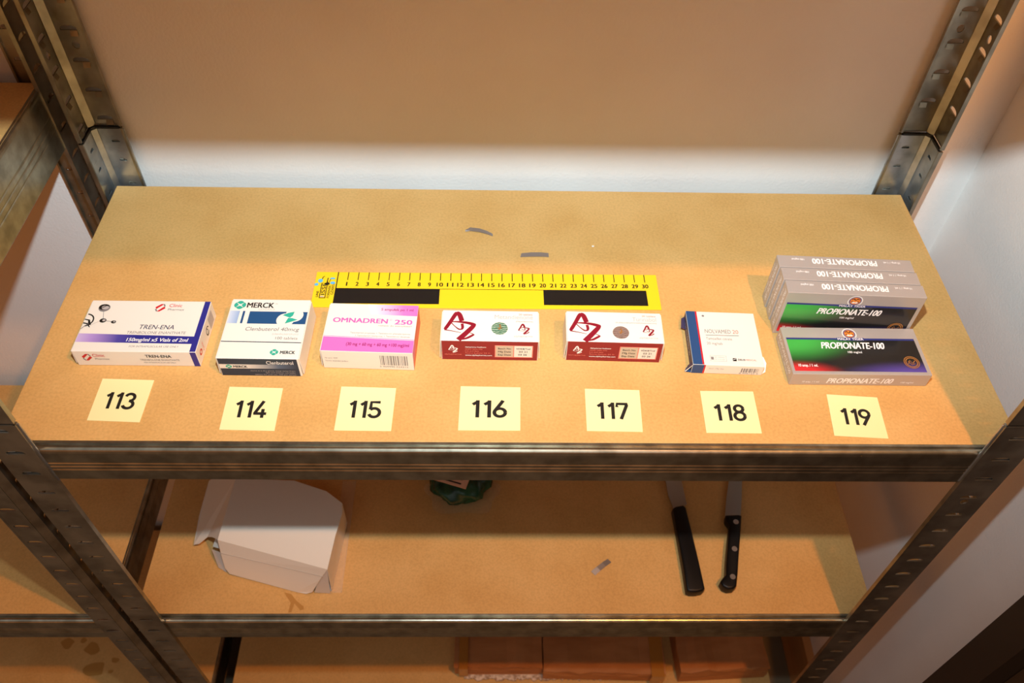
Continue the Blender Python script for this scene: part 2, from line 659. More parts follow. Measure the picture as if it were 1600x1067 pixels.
def make_post(xo, yo, sx, sy, wa, wb, z0, z1, zslot, rack, joint=None, hole_z=(), slot_w=.0155, slot_h=.0052, pitch=.0315, tabs=False):
    """Slotted L upright. Corner at (xo, yo); one flange runs along x, the other along y, with a bevelled corner."""
    mb = MB()
    tb = mb
    ch = .0052
    z0s = [(z0, z1)] if joint is None else [(z0, joint - .0012), (joint + .0012, z1)]
    cuts = [zslot + (k + .62) * pitch for k in range(-60, 60, 9)]
    segs = []
    for a, b in z0s:
        c_ = [a] + [c for c in cuts if a + .03 < c < b - .03] + [b]
        segs += list(zip(c_[:-1], c_[1:]))
    for a, b in segs:
        zs = [zslot + k * pitch for k in range(-60, 60)]
        zs = [z for z in zs if a + .004 < z < b - .007]
        for along, ww in (('x', wa), ('y', wb)):
            cx = ch + (ww - ch) * .5
            hs = [slot(cx, z, slot_w, slot_h) for z in zs] + [rnd_hole(cx + .001, z, .0036) for z in hole_z if a + .005 < z < b - .005]
            v, f = plate(hs, ch, ww, a, b, TH)
            if along == 'x':
                pts = [(xo + sx * u, yo + sy * q, z) for u, z, q in v]
            else:
                pts = [(xo + sx * q, yo + sy * u, z) for u, z, q in v]
            mb.mesh(pts, f, 'post')
            if tabs:
                for z in zs:                     # punched tongue under each slot, catching the light
                    u0, u1 = cx + .0005, cx + .0075
                    T_ = []
                    for u in (u0, u1):
                        for dz, o in ((-.0004, .0008), (-.0052, .0024)):
                            T_.append((xo + sx * u, yo + sy * o, z + dz) if along == 'x' else (xo + sx * o, yo + sy * u, z + dz))
                    tb.mesh(T_, [(0, 1, 3, 2)], 'zinc')
            # rolled free edge
            if along == 'x':
                c = [(xo + sx * ww, yo + sy * d) for d in (-TH * .6, TH * 2.6)]
                mb.box(*sorted((xo + sx * (ww - .0012), xo + sx * (ww + .0008))), *sorted((c[0][1], c[1][1])), a, b, 'post')
            else:
                mb.box(*sorted((xo - sx * TH * .6, xo + sx * TH * 2.6)), *sorted((yo + sy * (ww - .0012), yo + sy * (ww + .0008))), a, b, 'post')
        # bevelled corner band, slightly raised to the inside
        k = .0012
        p = [(xo + sx * (ch + .0006), yo - sy * TH / 2), (xo - sx * TH / 2, yo + sy * (ch + .0006)),
             (xo - sx * TH / 2 + sx * .0018, yo + sy * (ch + .0006) + sy * k), (xo + sx * (ch + .0006) + sx * k, yo - sy * TH / 2 + sy * .0018)]
        if sx * sy < 0:
            p = p[::-1]
        mb.prism(p, a, b, 'post')
    post = mb.build('post', rack)
    if joint is not None:
        c = MB()
        i0, i1 = .0010, .0022                    # the sleeve sits inside the angle
        a, b = joint - .086, joint - .0021
        cj = ch - .001
        zc = [a + .012, a + .012 + .031, a + .012 + .055]
        for along, ww in (('x', wa + .0022), ('y', wb - .001)):
            hs = [slot(ch + (ww - ch) * .55, z, .008, .0036) for z in zc]
            v, f = plate(hs, ch, ww, a, b, .0011)
            if along == 'x':
                pts = [(xo + sx * u, yo + sy * (.0018 + q), z) for u, z, q in v]
            else:
                pts = [(xo + sx * (.0018 + q), yo + sy * u, z) for u, z, q in v]
            c.mesh(pts, f, 'bright_zinc')
        p = [(xo + sx * (ch + .001), yo + sy * .0013), (xo + sx * .0013, yo + sy * (ch + .001)),
             (xo + sx * .0030, yo + sy * (ch + .0022)), (xo + sx * (ch + .0022), yo + sy * .0030)]
        if sx * sy < 0:
            p = p[::-1]
        c.prism(p, a, b, 'bright_zinc')
        co = c.build('post_connector', post)
        co['label'] = 'bright zinc sleeve joining two lengths of upright'
        g = MB()
        p2 = [(xo + sx * (wa - .002), yo + sy * .0006), (xo + sx * ch, yo + sy * .0006), (xo + sx * .0006, yo + sy * ch), (xo + sx * .0006, yo + sy * (wb - .002)),
              (xo + sx * .0034, yo + sy * (wb - .002)), (xo + sx * .0034, yo + sy * (ch + .001)), (xo + sx * (ch + .001), yo + sy * .0034), (xo + sx * (wa - .002), yo + sy * .0034)]
        if sx * sy < 0:
            p2 = p2[::-1]
        g.prism(p2, joint - .0020, joint + .0004, 'black')
        g.build('joint_gasket', post)
    return post


def sheet(mb, prof, a, b, axis, sgn, org, m, t=.001):
    """Folded sheet steel: profile points (outward, up) swept from a to b along x or y."""
    n = len(prof)
    nrm = []
    for i in range(n):
        p = Vector(prof[max(0, i - 1)])
        q = Vector(prof[min(n - 1, i + 1)])
        d = (q - p).normalized()
        nrm.append(Vector((-d.y, d.x)))
    inner = [Vector(p) + nn * t for p, nn in zip(prof, nrm)]
    loop = [Vector(p) for p in prof] + inner[::-1]
    k = len(loop)
    pts = []
    for s in (a, b):
        for q in loop:
            if axis == 'x':
                pts.append((s, org[0] + sgn * q.x, org[1] + q.y))
            else:
                pts.append((org[0] + sgn * q.x, s, org[1] + q.y))
    fs = [(i, (i + 1) % k, k + (i + 1) % k, k + i) for i in range(k)]
    # end caps as quads between outer and inner runs
    for o in (0, k):
        for i in range(n - 1):
            fs.append((o + i, o + i + 1, o + k - 2 - i, o + k - 1 - i))
    mb.mesh(pts, fs, m)


def beam_profile(h):
    # (outward from the board edge, height relative to board top)
    r = .0012
    a = -.40 * h
    pr = [(.0003, -.006), (.0003, -.0012), (.0010, -.0005), (.0020, -.0006), (.0028, -.0018), (.0036, -.0024), (.0046, -.0022)]
    pr += [(.0068 - .0024 * math.cos(math.radians(t)), -.0026 + .0022 * math.sin(math.radians(t))) for t in range(20, 181, 20)]
    pr += [(.0095, -.0040)]
    for i in range(3):
        z = -(.42 + .11 * i) * h
        pr += [(.0095, z + .0014), (.0090, z), (.0095, z - .0014)]
    pr += [(.0095, -h + .001), (.0088, -h), (-.012, -h), (-.016, -h + .002)]
    return pr


def make_rack(label, xl, xr, boards, posts, upper, side_h, kside=.55):
    rk = empty('shelving_unit', ((xl + xr) / 2, .16, ZF))
    tag(rk, label, 'shelves', 'grey metal shelving units')
    for args in posts:
        make_post(*args[0], rack=rk, **args[1])
    for zt in boards + [upper]:
        b = MB()
        b.bevel_box(xl, xr, 0, .327, zt - .012, zt, 'mdf', .0006)
        b.build('shelf_board', rk)
        h = .044
        for axis, sgn, org, a, e in (('x', -1, (0, zt), xl + .004, xr - .004), ('x', 1, (.3255, zt), xl + .004, xr - .004)):
            q = MB()
            pr = beam_profile(h)
            if sgn > 0:
                pr = [(o * .2 - .002, z - .003) for o, z in pr]
            sheet(q, pr, a, e, axis, sgn, org, 'zinc')
            q.build('beam', rk)
        hs = side_h.get(zt, .044)
        for sgn, x in ((-1, xl + .0022), (1, xr - .0022)):
            q = MB()
            pr = [(o * kside, z - (0 if kside > .3 else .0025)) for o, z in beam_profile(hs)]
            sheet(q, pr, .004, .323, 'y', sgn, (x, zt), 'zinc')
            q.build('beam', rk)
    # keep children where they were built
    for c in rk.children:
        c.matrix_parent_inverse = Matrix.Translation(rk.location).inverted()
    return rk


ZT = 1.9
UP = 1.4545
main_posts = [
    ((-.4290, -.0120, 1, 1, .0370, .032, ZF, ZT, .9974), dict(joint=1.0400, pitch=.0310)),
    ((.4290, -.0120, -1, 1, .0410, .032, ZF, ZT, .9974 - .0035), dict(joint=1.0447, pitch=.0310, hole_z=(.9263,))),
    ((-.4345, .3385, 1, -1, .0325, .032, ZF, ZT, 1.0762), dict(joint=1.0690, pitch=.0324, tabs=True, hole_z=(1.1585, 1.482))),
    ((.4350, .3385, -1, -1, .0335, .032, ZF, ZT, 1.1098), dict(joint=1.0735, pitch=.0321, tabs=True, hole_z=(1.1890, 1.51))),
]
rack = make_rack('galvanised shelving unit holding the row of cartons and number cards', -.4263, .4263, [Z1, Z2, Z3], main_posts, UP, {}, .2)
XN = -.4575
nb_posts = [
    ((-.4385, -.0120, -1, 1, .0275, .030, ZF, ZT, .9974), dict(pitch=.0310)),
    ((-.4530, .3385, -1, -1, .0310, .026, ZF, ZT, 1.0762), dict(pitch=.0324, hole_z=())),
    ((-1.31, -.0120, 1, 1, .037, .032, ZF, ZT, .9974), dict(pitch=.0310)),
    ((-1.31, .3385, 1, -1, .033, .032, ZF, ZT, 1.0762), dict(pitch=.0324)),
]
nb = make_rack('neighbouring galvanised shelving unit cut off by the left edge', -1.305, XN, [1.1244, Z2, Z3], nb_posts, UP + .012, {1.1244: .066})

# spilled stains that soaked into the boards
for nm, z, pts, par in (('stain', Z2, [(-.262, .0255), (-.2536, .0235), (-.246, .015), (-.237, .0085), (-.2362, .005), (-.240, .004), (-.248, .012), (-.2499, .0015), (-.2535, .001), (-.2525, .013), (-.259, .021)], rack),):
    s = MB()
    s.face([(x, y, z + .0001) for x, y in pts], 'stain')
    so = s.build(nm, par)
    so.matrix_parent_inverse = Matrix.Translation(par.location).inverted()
for cx, cy, r in ((-.704, .125, .010), (-.680, .130, .005), (-.662, .117, .012), (-.648, .084, .016), (-.620, .098, .006), (-.622, .080, .004)):
    s = MB()
    s.face([(cx + r * (1 + .18 * math.sin(3 * a + cx * 90)) * math.cos(a), cy + .8 * r * (1 + .2 * math.cos(2 * a + cy * 70)) * math.sin(a), Z3 + .0001) for a in [2 * math.pi * i / 18 for i in range(18)]], 'stain')
    so = s.build('stain', nb)
    so.matrix_parent_inverse = Matrix.Translation(nb.location).inverted()


# ------------------------------------------------------------------ cartons on the top board
def put(mb, name, x, y, a, label, cat='box', group=None, z=Z1):
    o = mb.build(name)
    o.location = (x, y, z + .0002)
    o.rotation_euler = (0, 0, a)
    return tag(o, label, cat, group)


def bracket_logo(f, x, y, s):
    """Red and grey interlocking brackets."""
    f.quad([(x - 1.0 * s, y + .15 * s), (x - .05 * s, y + 1.0 * s), (x + .55 * s, y + 1.0 * s), (x - .35 * s, y + .05 * s), (x - .75 * s, y - .35 * s)], 'red')
    f.quad([(x + 1.0 * s, y - .1 * s), (x + .05 * s, y - 1.0 * s), (x - .5 * s, y - 1.0 * s), (x + .35 * s, y + .0 * s), (x + .75 * s, y + .35 * s)], 'red')
    f.stroke([(x + .5 * s, y + .95 * s), (x + .8 * s, y + .35 * s)], .28 * s, 'gink')
    f.stroke([(x - .5 * s, y - .95 * s), (x - .85 * s, y - .35 * s)], .28 * s, 'gink')


def seam(mb, W, D, H, side):
    """Tuck line of a closed end."""
    x = (W / 2 + .0001) * side
    mb.box(*sorted((x, x + side * .00035)), -D / 2 + .002, D / 2 - .002, .0015, H - .0018, 'paper')


def end_flap(parent, W, D, H, side, m='paper', gap=.0012):
    q = MB()
    x = side * (W / 2 + .00035)
    T = Matrix.Translation((x, 0, H - .001)) @ Matrix.Rotation(side * -gap / H, 4, 'Y')
    q.box(-.0003, .0003, -D / 2 + .001, D / 2 - .001, -(H - .003), 0, m, T)
    o = q.build('end_flap', parent)
    return o


# 1: vial carton with navy stripes
mb, f = carton(.1073, .0606, .0195)
t = f['T']
t.quad([(-53.4, -19.8), (48.5, -21.0), (48.5, -12.3), (-53.4, -9.9)], 'violet_fade', [(0, 0), (1, 0), (1, 1), (0, 1)])
t.rect(48.2, 53.3, -29.9, 29.9, 'navy')
t.text('150mg/ml x5 Vials of 2ml', -9.6, 44, -18.6, 3.9, 'white_ink', .018, .12)
t.text('TREN-ENA', -3, 28.8, -4.2, 5.0, 'dkink', .004, .12)
t.text('TRENBOLONE ENANTHATE', -12, 40, -9.8, 3.0, 'gink', 0, .1)
t.text('FOR INTRAMUSCULAR USE ONLY', -5.3, 37.8, -25.4, 2.0, 'gink', 0, .1)
bracket_logo(t, 9.8, 21.6, 4.6)
t.text('Clinic', 17.3, 28.8, 22.6, 3.8, 'red', .004)
t.text('Pharmax', 17.1, 31.8, 18.2, 2.6, 'gink')
t.disc(-40.2, 20.6, 5.2, 4.6, 'gink')
t.disc(-40.8, 21.6, 4.6, 3.5, 'ink')
t.disc(-39.6, 21.0, 3.3, 2.4, 'lgink')
t.stroke([(-43.5, 19.5), (-39, 23.4), (-36, 22.8)], .9, 'ink')
t.stroke([(-39.6, 16.4), (-37.2, 7)], .4, 'gink')
t.disc(-36.8, 5.2, 3.0, 2.5, 'ink')
t.disc(-36.0, 5.5, 1.4, 1.3, 'lgink')
t.stroke([(-34.2, 4.9), (-28.6, 4.0)], .4, 'gink')
t.disc(-26.9, 3.6, 2.2, 1.7, 'ink')
t.disc(-26.4, 3.8, .9, .8, 'lgink')
t.stroke([(-39.6, 4.4), (-46, -.6)], .3, 'lgink')
t.ring(-52.6, 5.4, 6.6, 7.8, 'ink', 16, -1.3, 1.5)
t.stroke([(-53.2, 6.4), (-49, 5.4), (-47, -.5)], [.9, 1.6, 2.6], 'ink')
t.stroke([(-53.2, 2), (-49.5, 1.2), (-46, -3)], [1.2, 1.4, .7], 'ink')
t.stroke([(-53.2, -5.5), (-50.5, -1.2), (-48, 1)], [.5, .8, .5], 'gink')
q = f['F']
q.rect(48.2, 53.3, .3, 19.2, 'navy')
bracket_logo(q, -42.5, 11.4, 4.4)
q.text('Clinic', -37, -26.6, 12.2, 3.8, 'red', .004)
q.text('Pharmax', -36, -23.6, 8.2, 2.4, 'gink')
q.text('TREN-ENA', 8.6, 31, 11.8, 3.6, 'ink', .02)
q.text('TRENBOLONE ENANTHATE', 2.8, 37, 7.6, 2.2, 'gink')
q.text('FOR INTRAMUSCULAR USE ONLY', 5.2, 33, 4.4, 1.4, 'gink')
q = f['R']
q.disc(-21, 9, 3.2, 3.0, 'red')
q.disc(-21, 9, 1.5, 1.4, 'paper')
q.vtext('Clinic', -12.5, 4, 10, 3.4, 'rose')
q.ring(4, 9, 3.4, 4.4, 'ink', 16, .4, 5.6)
q.stroke([(1, 5), (5, 9), (3, 13)], .9, 'ink')
q.rect(11, 23, 3, 16, 'lgink')
o = put(mb, 'medicine_carton', -.3324, .1091, -.004, 'white carton with navy T-shaped stripes and grey molecule print, behind card 113')
end_flap(o, .1073, .0606, .0195, -1)

# 2: tablet carton, blue front edge
mb, f = carton(.0705, .0699, .0238)
t = f['T']


def teal_logo(f, x, y, s):
    f.disc(x - .45 * s, y, .55 * s, .62 * s, 'teal')
    f.disc(x + .45 * s, y, .55 * s, .62 * s, 'teal')
    f.disc(x, y + .45 * s, .55 * s, .5 * s, 'teal')
    f.disc(x, y - .45 * s, .55 * s, .5 * s, 'teal')
    f.quad([(x - .62 * s, y - .5 * s), (x, y - .16 * s), (x + .62 * s, y - .5 * s), (x + .2 * s, y), (x + .62 * s, y + .5 * s), (x, y + .16 * s), (x - .62 * s, y + .5 * s), (x - .2 * s, y)], 'paper')


teal_logo(t, -27.3, 27.4, 5.4)
t.text('MERCK', -20.7, 3.2, 24.4, 6.0, 'ink', .03)
t.text('TM', 4.0, 6.2, 28.6, 1.3, 'gink')
t.text('GENERICS', -9.8, 4.8, 21.4, 2.2, 'lgink')
t.quad([(-34.4, 5.2), (-25.8, 5.2), (-25.8, 20.2), (-34.4, 20.2)], 'blue_fade', [(0, 0), (1, 0), (1, 1), (0, 1)])
t.rect(-23.0, -21.0, 5.2, 20.0, 'merckblue')
t.rect(-16.8, 34.9, 5.0, 19.7, 'merckblue')
t.disc(16.5, 9.8, 8.0, 8.0, 'paper')
t.disc(23.5, 15.6, 8.2, 8.0, 'paper')
t.quad([(13.0, 15.6), (18, 18.4), (23.2, 20.0), (22.4, 15.0), (20.2, 12.4)], 'teal')
t.quad([(16.6, 5.3), (22, 7.6), (27.4, 10.2), (22.4, 12.0), (18.6, 12.2)], 'teal')
t.text('Clenbuterol 40mcg', -16.9, 31.0, -3.4, 4.2, 'gink', .002, .15)
t.text('(clenbuterolum)', 8.0, 30.8, -8.0, 2.3, 'lgink')
t.text('100 tablets', 11.6, 30.9, -13.2, 3.0, 'gink')
t.quad([(-34.9, -16.6), (34.9, -17.1), (34.9, -16.3), (-34.9, -15.8)], 'merckdark')
teal_logo(t, 13.4, -27.9, 3.6)
t.text('MERCK', 18.8, 31.4, -29.7, 3.3, 'ink', .03)
q = f['F']
q.rect(-34.5, 33.6, .4, 23.4, 'merckdark')
q.quad([(-34.5, 10.0), (33.6, 10.4), (33.6, 15.6), (-34.5, 15.8)], 'merck_fade', [(0, 0), (1, 0), (1, 1), (0, 1)])
q.text('Clenbuterol', 6.8, 30, 16.2, 4.4, 'white_ink', .004)
teal_logo(q, -26.5, 12.9, 2.7)
q.text('MERCK', -22.6, -10.6, 11.4, 2.9, 'ink', .03)
for i, (a, s) in enumerate(((-9, 'store in a dry place, keep away from'), (4, 'light and children, see leaflet'), (-6, 'tablets for oral use, 100 per carton'))):
    q.text(s, a, 30, 6.8 - 2.6 * i, 1.3, 'lgink')
q = f['R']
q.vtext('MERCK', 2, 3, 15, 4, 'ink', 90, .03)
q.disc(-22, 8, 2.6, 2.4, 'gink')
o = put(mb, 'medicine_carton', -.2227, .1034, -.0088, 'squarish white carton with dark blue front edge and teal emblem, behind card 114')
end_flap(o, .0705, .0699, .0238, 1)
end_flap(o, .0705, .0699, .0238, -1)

# 3: pink ampoule carton
mb, f = carton(.0803, .0566, .0239)
t = f['T']
t.quad([(-2, 15.6), (40, 15.0), (40, 28.0), (-6, 28.0)], 'pink_fade', [(0, 0), (1, 0), (1, 1), (0, 1)])
t.quad([(-40, -28.1), (40, -28.1), (40, -14.0), (-40, -11.9)], 'pink')
t.quad([(-40, -11.3), (40, -13.4), (40, -12.8), (-40, -10.8)], 'pink')
t.text('5 ampułek po 1 ml', 6.9, 35.9, 20.8, 2.9, 'wine', .012)
t.text('OMNADREN', -34.4, 14.2, 5.2, 5.3, 'hotpink', .04)
t.text('250', 20.8, 36.2, 4.6, 5.3, 'hotpink', .04)
t.ring(17.0, 9.6, .7, 1.0, 'hotpink', 12)
t.text('roztwór do wstrzykiwań', 6.5, 36.1, 1.6, 1.9, 'gink')
t.text('Testosteroni propionas + Testosteroni phenylpropionas', -17.2, 36.0, -7.6, 1.8, 'gink')
t.text('+ Testosteroni isocaproas + Testosteroni decanoas', -12.6, 36.0, -10.9, 1.8, 'gink')
t.text('(30 mg + 60 mg + 60 mg +100 mg)/ml', -18.7, 36.2, -21.6, 3.4, 'wine', .014)
q = f['F']
q.text('Nr serii / EXP', -37.2, -26.2, 13.4, 1.8, 'gink')
q.text('Termin ważności podano', -37.4, -17.4, 9.6, 1.8, 'gink')
q.barcode(11, 35, 6.6, 19.6, 3, 'gink')
q.text('5 909990 024315', 10, 35, 3.6, 1.8, 'gink')
q = f['R']
q.rect(-27.6, 27.6, .5, 23.4, 'rose')
q.rect(-27.6, -12, 12, 23.4, 'pink')
o = put(mb, 'medicine_carton', -.1294, .105, -.0317, 'white and pink ampoule carton with barcode, overlapping the left end of the ruler')
end_flap(o, .0803, .0566, .0239, -1)


# 4 and 5: crimson-emblem tablet cartons
def az_logo(f, x, y, s, m, thin=True):
    P = lambda pts: [(x + s * a, y + s * b) for a, b in pts]
    ox, oy = 27.5, .3            # drawn around the middle of the big emblem

    def st(pts, ws):
        Q = [Vector((a, b, c)) for (a, b), c in zip(pts, ws)]
        out = []
        for i in range(len(Q) - 1):
            p0, p1, p2, p3 = Q[max(0, i - 1)], Q[i], Q[i + 1], Q[min(len(Q) - 1, i + 2)]
            for k in range(6):
                t = k / 6
                out.append(.5 * ((2 * p1) + (p2 - p0) * t + (2 * p0 - 5 * p1 + 4 * p2 - p3) * t * t + (3 * p1 - p0 - 3 * p2 + p3) * t ** 3))
        out.append(Q[-1])
        f.stroke([(x + s * (a.x + ox), y + s * (a.y + oy)) for a in out], [s * max(.3, a.z) for a in out], m)
    st([(-40.6, -5.2), (-39.2, -3.2), (-35.6, 4.2), (-31.6, 13), (-29.8, 15.4)], [2.4, 3.4, 3.6, 4.0, 3.6])
    st([(-30.6, 15.6), (-29.0, 14.8), (-27.4, 12.2), (-25.6, 6.4), (-25.2, 5.2)], [2.6, 4.0, 4.6, 4.6, 4.2])
    st([(-25.0, 2.0), (-24.3, -2.4), (-25.0, -4.9)], [2.6, 2.6, 1.8])
    st([(-24.4, -4.6), (-27.5, -4.8), (-31.5, -1.2), (-34.9, 3.0)], [1.4, 1.5, .9, 1.0])
    st([(-40.8, -5.6), (-33, -7.2), (-25.6, -9.0)], [1.2, .8, .5])
    st([(-35.0, 3.6), (-31, 4.2), (-22, 3.4), (-15.6, 1.6), (-14.0, .6)], [.8, 1.6, 2.8, 3.6, 3.2])
    st([(-14.2, 2.2), (-14.0, .4), (-16.4, -3.4), (-22.4, -11.2), (-27.6, -17.6)], [2.2, 3.6, 4.6, 5.0, 5.2])
    st([(-25.0, -17.2), (-20, -15.4), (-15.0, -12.0), (-13.4, -10.9)], [1.2, 2.2, 2.2, .9])
    st([(-13.6, -11.2), (-17, -9.2), (-20, -8.8)], [1.0, .6, .4])


def az_carton(W, D, H, name, n0, n1, sub, s0, hx, hy, az, stick):
    mb, f = carton(W, D, H)
    t = f['T']
    az_logo(t, -27.6 + az[0], 0 + az[1], .98, 'azred')
    t.text('20 tablets', 25.4, 37.8, 12.9, 1.9, 'rose', .01)
    t.text(name, n0, 38.1, n1, 4.8, 'lgink')
    t.text(sub, s0, 38.1, 4.6, 1.5, 'gink')
    az_logo(t, 29.8, -3.4, .36, 'azred')
    t.text('alphapharma', 21.3, 37.8, -13.2, 2.0, 'lgink')
    q = f['F']
    q.rect(-W * 500 + .6, W * 500 - .6, .5, H * 1000 - .2, 'maroon')
    az_logo(q, -32.7, 15.2, .29, 'white_ink')
    q.text('alphapharma', -40.2, -25.2, 7.2, 1.5, 'rose')
    for i, (s, x1, m) in enumerate((('Alphapharma Healthcare', -3.3, 'white_ink'), ('Quality Tablets, India', -6.5, 'rose'), ('Lot and date', -9.6, 'rose'), ('Store below 25 C', .6, 'rose'))):
        q.text(s, -21.8, x1, 17.2 - 2.7 * i, 1.6, m, .01 if i == 0 else 0)
    q.text('www.alphapharma.com', -21.9, 1.9, 6.0, 1.8, 'white_ink', .015)
    q.rect(4.4, 38.4, 4.5, 21.2, 'rose')
    q.rect(5.2, 20.9, 5.3, 20.4, 'sand')
    q.rect(21.7, 37.6, 5.3, 20.4, 'paper')
    for i, s in enumerate(('Batch No', 'Mfg Date', 'Exp Date')):
        q.text(s, 7.4, 18.8, 15.6 - 4.2 * i, 2.2, 'ink', .012)
    for i, s in enumerate(('VDK8/Tnd', '03 21', '03 26')):
        x0, x1 = ((23.4, 35.8), (26, 33.4), (25.4, 33))[i]
        q.text(s, x0, x1, 15.6 - 4.0 * i, 2.2, 'ink', .012)
    return mb, stick


for (W, D, H, X, Y, A, nm, n0, n1, sub, s0, hx, hy, az, hm, lab) in (
        (.0862, .0364, .026, -.0231, .1064, -.0122, 'Metandienone', 3.8, 8.2, '(Metandienone)', 22.9, 8.4, -3.2, (0, -.4), 'holo_green', 'white and maroon tablet carton with green hologram sticker, behind card 116'),
        (.0852, .0360, .0264, .0879, .1056, -.0253, 'Turinabol', 16.6, 7.3, '(4-chlorodehydromethyltestosterone)', 1.2, 5.3, -6.5, (.6, -.6), 'holo_dull', 'white and maroon tablet carton with dull brown hologram sticker, behind card 117')):
    mb, _ = az_carton(W, D, H, nm, n0, n1, sub, s0, hx, hy, az, hm)
    o = put(mb, 'medicine_carton', X, Y, A, lab, 'box', 'maroon-edged tablet cartons')
    s = MB()
    sf = Face(s, lambda x, y, e: (x, y, H + e))
    n = 32
    s.prism([(hx * MMS + .0073 * math.cos(2 * math.pi * i / n), hy * MMS + .0073 * math.sin(2 * math.pi * i / n)) for i in range(n)], H + .0001, H + .0003, hm)
    sf.lv = 14
    sf.stroke([(hx - .6, hy - 1.5), (hx + .8, hy + 1.2), (hx + .2, hy + 4.6)], [1.8, 1.2, 1.4], 'gold')
    sf.stroke([(hx - 2.0, hy + .6), (hx + 2.6, hy + .3)], .7, 'gold')
    ho = s.build('hologram_sticker', o)
    end_flap(o, W, D, H, -1)
    end_flap(o, W, D, H, 1)

# 6: square carton with blue band and open flaps
W, D, H = .0634, .0641, .0123
mb, f = carton(W, D, H)
t = f['T']
t.rect(-31.5, -23.2, -31.9, 31.9, 'nblue')
t.rect(-23.2, -21.7, -31.9, 31.9, 'red')
t.disc(-16.2, 26.5, 1.2, 1.2, 'gink')
t.text('NOLVAMED', -16.7, 7.0, 5.4, 4.6, 'gink', .002)
t.text('20', 8.6, 13.9, 5.6, 4.4, 'rose', .004)
t.quad([(-16.4, 2.5), (13.8, 2.9), (13.8, 3.6), (-16.4, 3.2)], 'gink')
t.text('Tamoxifen citrate', -16.6, 6.9, -2.6, 3.0, 'gink')
t.text('20 mg/tab', -16.6, -2.5, -8.4, 3.0, 'gink')
for a in ((-15.8, -1.2, -21.4, -21.1), (-15.8, -1.2, -27.8, -27.5), (-15.8, -15.5, -27.8, -21.1), (-1.5, -1.2, -27.8, -21.1)):
    t.rect(*a, 'lgink')
    t.lv -= 1
t.lv += 1
t.rect(-15, -12.6, -26, -22.8, 'gink')
t.text('60 tablets', -11.6, -3, -23.8, 1.6, 'lgink')
t.text('for oral use', -11.6, -3, -26.2, 1.6, 'lgink')
t.rect(4.3, 7.6, -27.0, -23.6, 'ink')
t.stroke([(4.8, -25.6), (5.8, -24.8), (7.2, -24.6)], .5, 'white_ink')
t.text('DEUS', 8.9, 15.2, -26.2, 1.9, 'ink', .02)
t.text('MEDICAL', 15.6, 25.4, -26.2, 1.9, 'rose')
q = f['F']
q.rect(-31.5, -21.6, .3, 12.0, 'nblue')
q.rect(-21.6, -20.2, .3, 12.0, 'red')
q.text('Batch / Mfg / Exp', -16.7, -3.7, 6.6, 1.8, 'lgink')
q.barcode(12, 27.8, 3.6, 9.0, 11, 'gink')
q.text('8 906123 4', 11, 27.8, 1.6, 1.4, 'gink')
q = f['L']
q.rect(-31.5, 31.5, .4, 11.9, 'nside')
q.text('NOLVAMED 20', -22, 16, 4.2, 3.6, 'lgink')
o = put(mb, 'medicine_carton', .1895, .1057, -.0383, 'flat white carton with blue and red side band and loose corner flaps, behind card 118')
s = MB()
s.prism([(-.0372, -.0312), (-.0317, -.0318), (-.0317, -.0262), (-.0352, -.0268)], .0005, .0010, 'nblue')
s.face([(-.0372, -.0312, .0012), (-.0317, -.0322, .0119), (-.0312, -.0322, .0119), (-.0366, -.0318, .0012)], 'paper')
s.face([(-.0317, -.0318, .0115), (-.0317, -.0270, .0100), (-.0345, -.0270, .0042), (-.0368, -.0312, .0015)], 'nside')
s.build('corner_flap', o)
s = MB()
s.prism([(-.0362, .0175), (-.0318, .0155), (-.0318, .0312), (-.0348, .0290)], .0045, .0050, 'nside')
s.build('corner_flap', o)
s = MB()
s.mesh([(.0318, -.0310, .0008), (.0350, -.0296, .0020), (.0358, -.0235, .0070), (.0332, -.0190, .0098), (.0318, -.0180, .0100),
        (.0318, -.0310, .0003), (.0350, -.0296, .0015), (.0358, -.0235, .0065), (.0332, -.0190, .0093), (.0318, -.0180, .0095)],
       [(0, 1, 2, 3, 4), (9, 8, 7, 6, 5), (0, 5, 6, 1), (1, 6, 7, 2), (2, 7, 8, 3), (3, 8, 9, 4)], 'paper')
s.build('corner_flap', o)

# 7: silver ampoule cartons, one flat and three on edge
PW, PD, PH = .1230, .0547, .0154
mb, f = carton(PW, PD, PH, 'silver', .0005)
t = f['T']
t.rect(-58.9, 57.8, 11.9, 14.6, 'indigo')
t.rect(-58.9, 57.8, -24.0, 12.4, 'panel')
t.disc(.2, 19.6, 7.0, 6.6, 'silver')
t.ring(.2, 19.6, 5.9, 6.6, 'white_ink')
t.disc(.2, 19.9, 5.2, 4.9, 'indigo')
t.disc(.2, 19.9, 4.5, 4.2, 'orange')
t.stroke([(-3.2, 21.8), (-1.2, 22.6), (0, 20.6)], [.9, 1.2, .7], 'ink')
t.stroke([(3.6, 21.8), (1.6, 22.6), (.4, 20.6)], [.9, 1.2, .7], 'ink')
t.disc(-1.0, 17.9, 1.4, 1.0, 'paper')
t.disc(1.6, 17.9, 1.4, 1.0, 'paper')
t.stroke([(-3.4, 18.6), (-1.8, 19.6)], .7, 'ink')
t.stroke([(3.8, 18.6), (2.2, 19.6)], .7, 'ink')
t.rect(-12.6, 11.9, 11.6, 15.0, 'indigo')
t.text('MALAY TIGER', -12.0, 11.4, 12.2, 2.4, 'white_ink', .02)
t.text('PROPIONATE-100', -29.2, 28.6, 2.0, 7.2, 'white_ink', .03, .16)
t.text('100 mg/ml', -6.8, 5.8, -3.2, 2.3, 'white_ink', .015)
t.text('10 amp. / 1 ml.', -54.8, -37.6, -19.2, 2.9, 'white_ink', .02)
t.ring(47.3, -13.2, 6.2, 7.0, 'gold', 30)
t.ring(47.3, -13.2, 4.6, 5.6, 'gold', 24)
